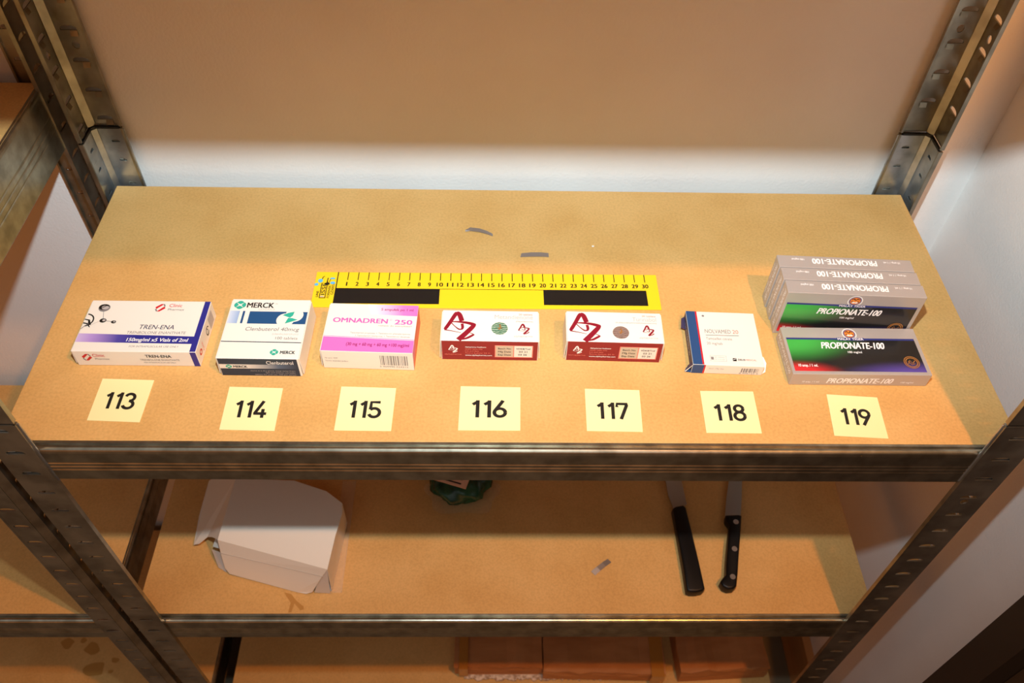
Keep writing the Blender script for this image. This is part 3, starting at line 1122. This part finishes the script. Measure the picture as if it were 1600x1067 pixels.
t.stroke([(44, -15), (46, -11), (48, -14.4), (50.6, -11.2)], .9, 'gold')
t.stroke([(44.4, -12), (47, -16), (50, -14.6)], .7, 'gold')
for k in 'FB':
    q = f[k]
    q.text('PROPIONATE-100', -28.9, 30.0, 3.2, 6.6, 'white_ink', .03, .16 if k == 'F' else .02)
    q.text('10 amp. / 1 ml.', -50.6, -35.2, 3.6, 2.3, 'white_ink', .01)
    q.text('100 mg/ml', 37.2, 48.4, 3.8, 2.2, 'white_ink', .01)
for k in 'LR':
    q = f[k]
    q.text('PROPIONATE-100', -24, 22, 7.2, 4.4, 'white_ink', .02, .16)
    q.text('10 amp. / 1 ml.   100 mg/ml', -20, 18, 2.6, 2.2, 'white_ink', .01)
GRP = 'silver ampoule cartons'
pf = put(mb, 'ampoule_carton', .3037, .0893, -.0058, 'silver ampoule carton lying flat with green, red and purple panel up, behind card 119', 'box', GRP)
for L, X, Y, A, lab in ((0, .3024, .1281, -.046, 'silver ampoule carton on edge, foremost of the three standing, its coloured panel showing'),
                        (1, .3020, .1444, -.0463, 'silver ampoule carton on edge, middle of the three standing in a stack'),
                        (2, .3017, .1607, -.0466, 'silver ampoule carton on edge, rearmost of the three standing in a stack')):
    c = pf.copy()
    COL.objects.link(c)
    c.rotation_euler = (math.pi / 2, 0, A)
    c.location = (X - math.sin(A) * PH / 2, Y + math.cos(A) * PH / 2, Z1 + PD / 2 + .0002)
    c['label'] = lab

# ------------------------------------------------------------------ evidence ruler
mb = MB()
RX, RY0, RY1 = -.1722, .1974, .1508
x0, x1 = RX - .0212, RX + .3122
mb.bevel_box(x0, x1, RY1, RY0, 0, .0012, 'yellow', .0003)
R = Face(mb, lambda x, y, e: (RX + x, RY0 + y, .0012 + e))
for a, b in ((0, 100), (200, 300)):
    R.rect(a - .6 if a == 0 else a, b, -42.2, -22.4, 'rblack')
R.rect(-.6, 300, -22.6, -22.0, 'rblack')
R.rect(-.5, .5, -23, -.4, 'rblack')
for i in range(1, 31):
    R.rect(i * 10 - .42, i * 10 + .42, -11.0, -.4, 'rblack')
    R.lv -= 1
    s = str(i)
    wd = 2.6 if i < 10 and i != 1 else (.9 if i == 1 else 6.0)
    R.text(s, i * 10 - wd / 2 - .3, i * 10 + wd / 2 - .3, -18.8, 5.0, 'rblack', .03)
    R.lv -= 1
R.lv += 2
R.vtext('GD0050', -1.7, -31, 16, 2.5, 'ink', 90, .015)
for a, b in ((-14.6, -35.6),):
    R.rect(a, a + .8, b, b + 20, 'ink')
    R.rect(a, a + 6.2, b, b + .9, 'ink')
    R.rect(a + 5.4, a + 6.2, b, b + 22, 'ink')
    R.vtext('ISSE', a + 4.9, b + 4.4, 16, 3.6, 'ink', 90, .02)
    R.rect(a + 1.2, a + 4.6, b + 1.5, b + 3.0, 'lgink')
    R.vtext('LINE', a - 1.0, b + 1.4, 8, 2.2, 'ink', 90, .03)
    R.vtext('FORENSIC', a + 9.6, b + .2, 17, 2.2, 'ink', 90, .02)
R.stroke([(-15.2, -13), (-14.0, -7.5), (-12.6, -6.4)], .8, 'ink')
R.disc(-9.0, -16.6, 2.4, 1.7, 'ink')
R.stroke([(-9.6, -17), (-9.0, -8.6)], .9, 'ink')
R.stroke([(-7.6, -16), (-6.2, -9)], .5, 'ink')
R.disc(-16.0, -12.6, 2.4, 2.6, 'sky')
R.disc(-19.2, -17.6, 1.9, 1.9, 'sky')
R.disc(-3.8, -15.4, 2.5, 1.8, 'sky')
R.disc(-4.6, -9.4, 2.6, 1.2, 'sky')
o = mb.build('ruler')
o.location = (0, 0, Z1 + .0002)
tag(o, 'yellow and black thirty centimetre scale ruler behind the cartons', 'ruler')

# ------------------------------------------------------------------ number cards


def arc(cx, cy, rx, ry, a0, a1, n=16):
    return [(cx + rx * math.cos(math.radians(a0 + (a1 - a0) * i / n)), cy + ry * math.sin(math.radians(a0 + (a1 - a0) * i / n))) for i in range(n + 1)]


# sign-painter numerals, centre lines on a grid about 2 wide and 4 high (stroke .6)
DX = (0, .192, .352)
DIGITS = {'1': [[(.95, 0), (.95, 4.0)], [(.12, 3.0), (1.05, 3.72)]],
          '3': [arc(1.05, 2.85, .88, .85, 165, -90) , arc(1.05, 1.12, .98, .90, 90, -165)],
          '4': [[(1.5, 4.0), (.22, 1.12), (.20, .92)], [(-.05, 1.0), (2.35, 1.0)], [(1.62, 2.1), (1.62, 0)]],
          '5': [[(2.0, 3.72), (.36, 3.72), (.30, 2.0)], arc(1.05, 1.25, .98, 1.02, 140, -160)],
          '6': [arc(1.1, 1.18, .92, .92, 0, 360, 24), [(.36, 1.75), (1.05, 2.95), (1.62, 4.0)]],
          '7': [[(.1, 2.9), (.1, 3.7), (2.0, 3.7), (1.9, 3.4), (.75, 0)]],
          '8': [arc(1.08, 2.93, .78, .78, 0, 360, 24), arc(1.08, 1.14, .94, .92, 0, 360, 24)],
          '9': [arc(1.0, 2.82, .92, .92, 0, 360, 24), [(1.74, 2.25), (1.05, 1.05), (.48, 0)]]}
CARDS = {113: [(-.3606, .0638), (-.3157, .0624), (-.3159, .0178), (-.3602, .0196)], 114: [(-.2491, .0558), (-.2027, .0545), (-.2023, .0098), (-.2483, .0108)],
         115: [(-.1524, .0568), (-.1047, .0553), (-.1053, .0102), (-.1529, .0106)], 116: [(-.0485, .0579), (.0038, .057), (.003, .0113), (-.0493, .0113)],
         117: [(.0603, .0559), (.1082, .0547), (.1064, .0106), (.0592, .0113)], 118: [(.1618, .0543), (.2086, .054), (.2074, .0097), (.1603, .01)],
         119: [(.2732, .0514), (.3173, .0483), (.3142, .005), (.2687, .0077)]}
WHERE = {113: 'in front of the carton with navy stripes', 114: 'in front of the carton with the dark blue front edge', 115: 'in front of the pink ampoule carton',
         116: 'in front of the carton with the green hologram', 117: 'in front of the carton with the brown hologram', 118: 'in front of the carton with the blue side band',
         119: 'in front of the silver cartons'}
for n, qd in CARDS.items():
    TL, TR, BR, BL = [Vector(p) for p in qd]
    cen = (TL + TR + BR + BL) / 4
    mb = MB()
    mb.prism([tuple(p - cen) for p in (BL, BR, TR, TL)], 0, .0005, 'cream')

    def bil(u, v, e):
        u, v = u / MMS, v / MMS
        p = BL * (1 - u) * (1 - v) + BR * u * (1 - v) + TR * u * v + TL * (1 - u) * v - cen
        return (p.x, p.y, .0005 + e)
    F_ = Face(mb, bil)
    for k, dg_ in enumerate(str(n)):
        for poly in DIGITS[dg_]:
            F_.stroke([(.205 + DX[k] + x * .098, .285 + y * .098) for x, y in poly], [.062] * len(poly), 'ink')
    o = mb.build('number_card')
    o.location = (cen.x, cen.y, Z1 + .0002)
    tag(o, 'cream paper card printed %d %s' % (n, WHERE[n]), 'card', 'numbered paper cards')


# ------------------------------------------------------------------ scraps
def scrap(pts, z, h, curl, label, group, name='foil_scrap', m='foil'):
    """A thin curled sliver: upper and lower edge points, lifted along its length."""
    mb = MB()
    n = len(pts) // 2
    top, bot = pts[:n], pts[n:][::-1]
    cx = sum(p[0] for p in pts) / len(pts)
    cy = sum(p[1] for p in pts) / len(pts)
    v, fs = [], []
    for i in range(n):
        lift = curl * math.sin(math.pi * i / (n - 1))
        for (x, y), dz in ((top[i], h), (bot[i], 0)):
            for t_ in (0, .0004):
                v.append((x - cx, y - cy, .0002 + lift + dz + t_))
    for i in range(n - 1):
        a, b = i * 4, i * 4 + 4
        fs += [(a, b, b + 2, a + 2), (a + 1, a + 3, b + 3, b + 1), (a, a + 1, b + 1, b), (a + 2, b + 2, b + 3, a + 3)]
    fs += [(0, 2, 3, 1), (4 * n - 4, 4 * n - 3, 4 * n - 1, 4 * n - 2)]
    mb.mesh(v, fs, m)
    # embossed marks
    for k in range(3):
        i = 1 if n > 2 else 0
    o = mb.build(name)
    o.location = (cx, cy, z)
    return tag(o, label, 'scrap', group)


scrap([(-.0501, .2604), (-.0450, .2638), (-.0356, .2622), (-.0280, .2590), (-.0216, .2551), (-.0216, .2525), (-.0280, .2552), (-.0356, .2578), (-.0450, .2596), (-.0497, .2590)][:5] + [(-.0216, .2525), (-.0280, .2552), (-.0356, .2578), (-.0450, .2596), (-.0497, .2590)], Z1, .0008, .0010,
      'thin curved grey foil sliver lying furthest back on the upper board', 'grey foil slivers')
scrap([(.0075, .2264), (.0170, .2270), (.0260, .2272), (.0348, .2270), (.0351, .2226), (.0260, .2224), (.0170, .2222), (.0062, .2220)], Z1, .0010, .0008,
      'straight grey foil sliver lying just behind the ruler', 'grey foil slivers')
scrap([(.0988, .0515), (.1060, .0570), (.1130, .0624), (.1201, .0676), (.1243, .0636), (.1170, .0580), (.1100, .0522), (.1034, .0467)], Z2, .0008, .0012,
      'small grey foil strip on the lower board left of the knives', 'grey foil slivers')
mb = MB()
bm = bmesh.new()
bmesh.ops.create_icosphere(bm, subdivisions=1, radius=.0012)
for v in bm.verts:
    v.co.z = v.co.z * .6 + .0008
    v.co.x *= 1.25
mb.bm(bm, 'paper')
o = mb.build('crumb')
o.location = (.0807, .2386, Z1)
tag(o, 'tiny white crumb on the upper board behind the ruler', 'scrap')


# ------------------------------------------------------------------ knives on the lower board
def knife(name, label, butt, tip_dir, outline, blade, rivets, hz, blade_t=.0014):
    k = empty(name, (butt[0], butt[1], Z2))
    tag(k, label, 'knife', 'black-handled kitchen knives')
    o = Vector((butt[0], butt[1], 0))
    bm = bmesh.new()
    vs_ = [bm.verts.new((x - o.x, y - o.y, .0010)) for x, y in outline]
    fc = bm.faces.new(vs_)
    if fc.normal.z < 0:
        fc.normal_flip()
    r = bmesh.ops.extrude_face_region(bm, geom=[fc])
    for v in r['geom']:
        if isinstance(v, bmesh.types.BMVert):
            v.co.z = hz
    bmesh.ops.recalc_face_normals(bm, faces=bm.faces[:])
    es = [e for e in bm.edges if abs(e.verts[0].co.z - e.verts[1].co.z) < 1e-6]
    bmesh.ops.bevel(bm, geom=es, offset=.0028, segments=3, affect='EDGES', profile=.5, clamp_overlap=True)
    h = MB()
    h.bm(bm, 'handle')
    ho = h.build('handle', k, True)
    b = MB()
    z = hz * .5
    n = len(blade)
    b.prism([(x - o.x, y - o.y) for x, y in blade], z - blade_t / 2, z + blade_t / 2, 'blade')
    b.build('blade', k)
    for x, y in rivets:
        q = MB()
        q.prism([(x - o.x + .0033 * math.cos(2 * math.pi * i / 18), y - o.y + .0033 * math.sin(2 * math.pi * i / 18)) for i in range(18)], hz - .001, hz + .0004, 'rivet')
        q.build('rivet', ho)
    return k


def smooth_pts(p, n=3):
    out = []
    m = len(p)
    for i in range(m):
        a, b = Vector(p[i]), Vector(p[(i + 1) % m])
        out.append(tuple(a * .8 + b * .2))
        out.append(tuple(a * .2 + b * .8))
    return out


knife('kitchen_knife', 'knife with plain black handle lying left on the lower board', (.218, .022), None,
      [(.2072, .0215), (.2112, .0198), (.2185, .0197), (.2255, .0210), (.2288, .0240), (.2272, .0560), (.2244, .0980), (.2218, .1300), (.2190, .1335), (.2090, .1315), (.2050, .1285), (.2060, .0900), (.2070, .0520)],
      [(.2085, .1280), (.2205, .1290), (.2215, .1340), (.2252, .1390), (.2240, .1600), (.2222, .2000), (.2170, .2500), (.2050, .2850), (.2030, .2400), (.2022, .1900), (.2035, .1500)], [], .016)
knife('kitchen_knife', 'knife with black riveted handle lying right on the lower board', (.258, .0255), None,
      [(.2480, .0320), (.2505, .0262), (.2560, .0232), (.2625, .0238), (.2665, .0272), (.2715, .0450), (.2770, .0680), (.2848, .0980), (.2899, .1190), (.2860, .1205), (.2700, .1196), (.2690, .1140), (.2728, .1062),
       (.2680, .0900), (.2622, .0680), (.2588, .0540), (.2562, .0410), (.2520, .0372)],
      [(.2710, .1150), (.2880, .1150), (.2899, .1200), (.2960, .1450), (.3018, .1720), (.3080, .2050), (.3110, .2350), (.3060, .2300), (.2980, .2100), (.2870, .1800), (.2780, .1500), (.2702, .1200)],
      [(.2807, .1098), (.2723, .0737), (.2636, .0380)], .016)

# ------------------------------------------------------------------ opened white carton on the lower board
bx = empty('opened_carton', (-.27, .09, Z2))
tag(bx, 'plain white opened carton with loose flaps on the lower board', 'box')
OX, OY = -.27, .09
L_ = lambda p: (p[0] - OX, p[1] - OY, p[2] - Z2)


def shell(mb, pts, m, t=.0006):
    """A card panel with thickness (pts in world coordinates)."""
    P = [Vector(L_(p)) for p in pts]
    nn = Vector((0, 0, 0))
    for i in range(1, len(P) - 1):
        nn += (P[i] - P[0]).cross(P[i + 1] - P[0])
    nn.normalize()
    Q = [p - nn * t for p in P]
    n = len(P)
    mb.mesh([p[:] for p in P] + [q_[:] for q_ in Q], [tuple(range(n)), tuple(range(2 * n - 1, n - 1, -1))] + [(i, n + i, n + (i + 1) % n, (i + 1) % n) for i in range(n)], m)


zt = .702
top = [(-.3338, .0635, zt), (-.2045, .0290, zt - .002), (-.2006, .0700, zt - .001), (-.1960, .0980, zt), (-.1978, .1115, zt), (-.2185, .1275, zt), (-.2590, .1420, zt), (-.3300, .1450, zt)]
mb = MB()
shell(mb, top, 'paper')
shell(mb, [(-.2045, .0290, zt - .002), (-.2065, .0265, Z2 + .001), (-.1990, .1150, Z2 + .001), (-.1978, .1115, zt), (-.1960, .0980, zt), (-.2006, .0700, zt - .001)], 'paper')
shell(mb, [(-.1978, .1115, zt), (-.1990, .1150, Z2 + .001), (-.2590, .1440, Z2 + .001), (-.3300, .1470, Z2 + .001), (-.3300, .1450, zt), (-.2590, .1420, zt), (-.2185, .1275, zt)], 'paper')
shell(mb, [(-.3330, .0500, Z2 + .0012), (-.3300, .1470, Z2 + .0012), (-.1990, .1150, Z2 + .0012), (-.2065, .0265, Z2 + .0012)], 'paper_in')
mb.build('carton_body', bx)
mb = MB()
ft = [(-.3338, .0635, zt), (-.3337, .0555, .6770), (-.3330, .0500, .6580), (-.3290, .0465, .6500), (-.3180, .0440, .6480), (-.2480, .0255, .6470), (-.2360, .0228, .6480), (-.2280, .0232, .6520), (-.2160, .0260, .6780), (-.2045, .0286, zt - .002)]
shell(mb, ft, 'paper')
# fold crease across the flap
shell(mb, [(-.3337, .0568, .6840), (-.2110, .0263, .6870), (-.2108, .0263, .6864), (-.3337, .0566, .6834)], 'paper_in', .0003)
mb.build('front_flap', bx)
mb = MB()
sf = [(-.3338, .0640, zt), (-.3300, .1450, zt), (-.3640, .1680, .672), (-.3790, .1690, .656), (-.3800, .1200, .6555), (-.3778, .0815, .6545), (-.3700, .0800, .6600), (-.3590, .0850, .6680), (-.3480, .0770, .6830)]
shell(mb, sf, 'paper')
mb.build('side_flap', bx)
mb = MB()
shell(mb, [(-.2052, .0296, .6990), (-.2170, .0275, .6800), (-.2265, .0245, .6480), (-.2080, .0236, .6474)], 'paper_in')
mb.build('corner_tab', bx)
mb = MB()
shell(mb, [(-.3335, .0500, .6476), (-.3440, .0560, .6476), (-.3520, .0720, .6620), (-.3360, .0640, .6680)], 'paper_in')
shell(mb, [(-.3505, .0735, .6660), (-.3340, .0660, .6720), (-.3335, .0760, .6735), (-.3490, .0830, .6680)], 'paper')
mb.build('corner_tab', bx)

mb = MB()
mb.box(-.2120, -.1952, .0250, .1750, 0, .0003, 'clear', None)
mb.box(-.1956, -.1950, .0250, .1750, .0003, .0016, 'clear', None)
o = mb.build('plastic_sheet')
o.location = (0, 0, Z2 + .0002)
tag(o, 'clear plastic sheet edge showing beside the opened white carton', 'plastic')

# ------------------------------------------------------------------ green bag far back on the lower board
bag = empty('plastic_bag', (-.06, .175, Z2 + .0006))
tag(bag, 'crumpled dark green plastic bag with a paper tag on the lower board', 'bag')
bm = bmesh.new()
bmesh.ops.create_icosphere(bm, subdivisions=4, radius=1)
for v in bm.verts:
    n = v.co.copy()
    d = 1 + .16 * noise.noise(n * 2.2) + .08 * noise.noise(n * 5.1 + Vector((3, 1, 2))) + .04 * noise.noise(n * 11)
    v.co = Vector((n.x * .040 * d, n.y * .042 * d, max(0, .018 + n.z * .020 * d)))
mb = MB()
mb.bm(bm, 'bag_green')
go = mb.build('bag_body', bag, True)
mb = MB()
bm = bmesh.new()
bmesh.ops.create_grid(bm, x_segments=14, y_segments=10, size=1)
for v in bm.verts:
    x, y = v.co.x, v.co.y
    k_ = 1 / max(1, math.hypot(x, y)) * (1 + .12 * math.sin(5 * math.atan2(y, x)))
    x, y = x * k_, y * k_
    v.co = Vector((x * .046 + .002, -.020 + y * .030, .0015 + .006 * abs(noise.noise(Vector((x * 3, y * 3, .4)))) + max(0, y) * .004))
mb.bm(bm, 'clear')
mb.build('clear_wrap', bag, True)
mb = MB()
lp = [(-.092, .1545, .684), (-.0527, .1415, .684), (-.0440, .1640, .692), (-.0840, .1790, .692)]
pl = [(p[0] + .06, p[1] - .175, p[2] - Z2) for p in lp]
mb.mesh(pl + [(a, b, c - .0006) for a, b, c in pl], [(0, 1, 2, 3), (7, 6, 5, 4), (0, 4, 5, 1), (1, 5, 6, 2), (2, 6, 7, 3), (3, 7, 4, 0)], 'label_paper')
A_, B_, D_ = Vector(pl[0]), Vector(pl[1]) - Vector(pl[0]), Vector(pl[3]) - Vector(pl[0])
for i in range(4):
    a = .12 + .2 * i
    mb.face([(A_ + B_ * u + D_ * v + Vector((0, 0, .0003)))[:] for u, v in ((.15, a), (.82, a), (.82, a + .07), (.15, a + .07))], 'ink')
lo = mb.build('paper_tag', bag)


# ------------------------------------------------------------------ brown packages on the bottom board
def package(label, x0, x1, y0, y1, z0, z1, rz, seed, tape=None, slope=0.0):
    cx, cy = (x0 + x1) / 2, (y0 + y1) / 2
    p = empty('cardboard_package', (cx, cy, z0), rz)
    tag(p, label, 'package', 'brown cardboard packages')
    bm = bmesh.new()
    bmesh.ops.create_cube(bm, size=1)
    bmesh.ops.subdivide_edges(bm, edges=bm.edges[:], cuts=9, use_grid_fill=True)
    W_, D_2, H_ = x1 - x0, y1 - y0, z1 - z0
    for v in bm.verts:
        u = v.co.copy()
        q = Vector((u.x * W_, u.y * D_2, (u.z + .5) * H_))
        t_ = u.z + .5
        k = .0035 * noise.noise(Vector((u.x * 5 + seed, u.y * 3, u.z * 2)))
        q.z += t_ * (k * 1.6 + slope * u.x * W_)
        q.y += .0045 * noise.noise(Vector((u.x * 7, seed, u.z * 4))) * t_
        q.x += .003 * noise.noise(Vector((seed, u.y * 6, u.z * 4))) * t_
        v.co = q
    mb = MB()
    mb.bm(bm, 'cardboard')
    mb.build('cardboard_wrap', p)
    if tape:
        for a, b in tape:
            s = MB()
            n = 10
            zz = H_ + .0045
            s.box(a - cx, b - cx, -D_2 / 2 - .0050, D_2 / 2 - .004, H_ + .0032, H_ + .0040, 'tape')
            s.box(a - cx, b - cx, -D_2 / 2 - .0056, -D_2 / 2 - .0050, H_ * .15, H_ + .0040, 'tape')
            s.build('tape_strip', p)
    return p


fb = empty('flattened_box', (.04, .17, Z3))
tag(fb, 'flattened cardboard sheet with pale torn front edge under the brown packages', 'cardboard')
mb = MB()
mb.box(-.102, .135, -.098, .12, .0005, .0055, 'cardboard')
mb.build('cardboard_sheet', fb)
mb = MB()
n = 70
pts_t, pts_b = [], []
rr = random.Random(4)
for i in range(n + 1):
    x = -.102 + .237 * i / n
    pts_t.append((x, -.098 - .004 - .005 * rr.random(), .0062))
v = []
for i, (x, y, z) in enumerate(pts_t):
    v += [(x, -.0975, .0064), (x, y, .0052), (x, y, .0010), (x, -.0975, .0008)]
fs = []
for i in range(n):
    a, b = 4 * i, 4 * i + 4
    fs += [(a, a + 1, b + 1, b), (a + 1, a + 2, b + 2, b + 1), (a + 2, a + 3, b + 3, b + 2)]
mb.mesh(v, fs, 'flute')
mb.build('torn_edge', fb)['label'] = 'pale torn corrugated edge'
package('brown cardboard package with glossy tape, left of the three on the bottom board', -.0770, .0610, .0740, .2700, Z3 + .0066, .262, .0, 1.3, [(-.0700, -.0560)])
package('dark brown cardboard package, middle of the three on the bottom board', .0640, .2540, .0640, .2750, Z3 + .0064, .262, -.02, 4.1, [(.232, .252)])
package('creased orange-brown cardboard package, right of the three on the bottom board', .2720, .4120, .0660, .2650, Z3 + .0008, .268, .05, 7.7, None)
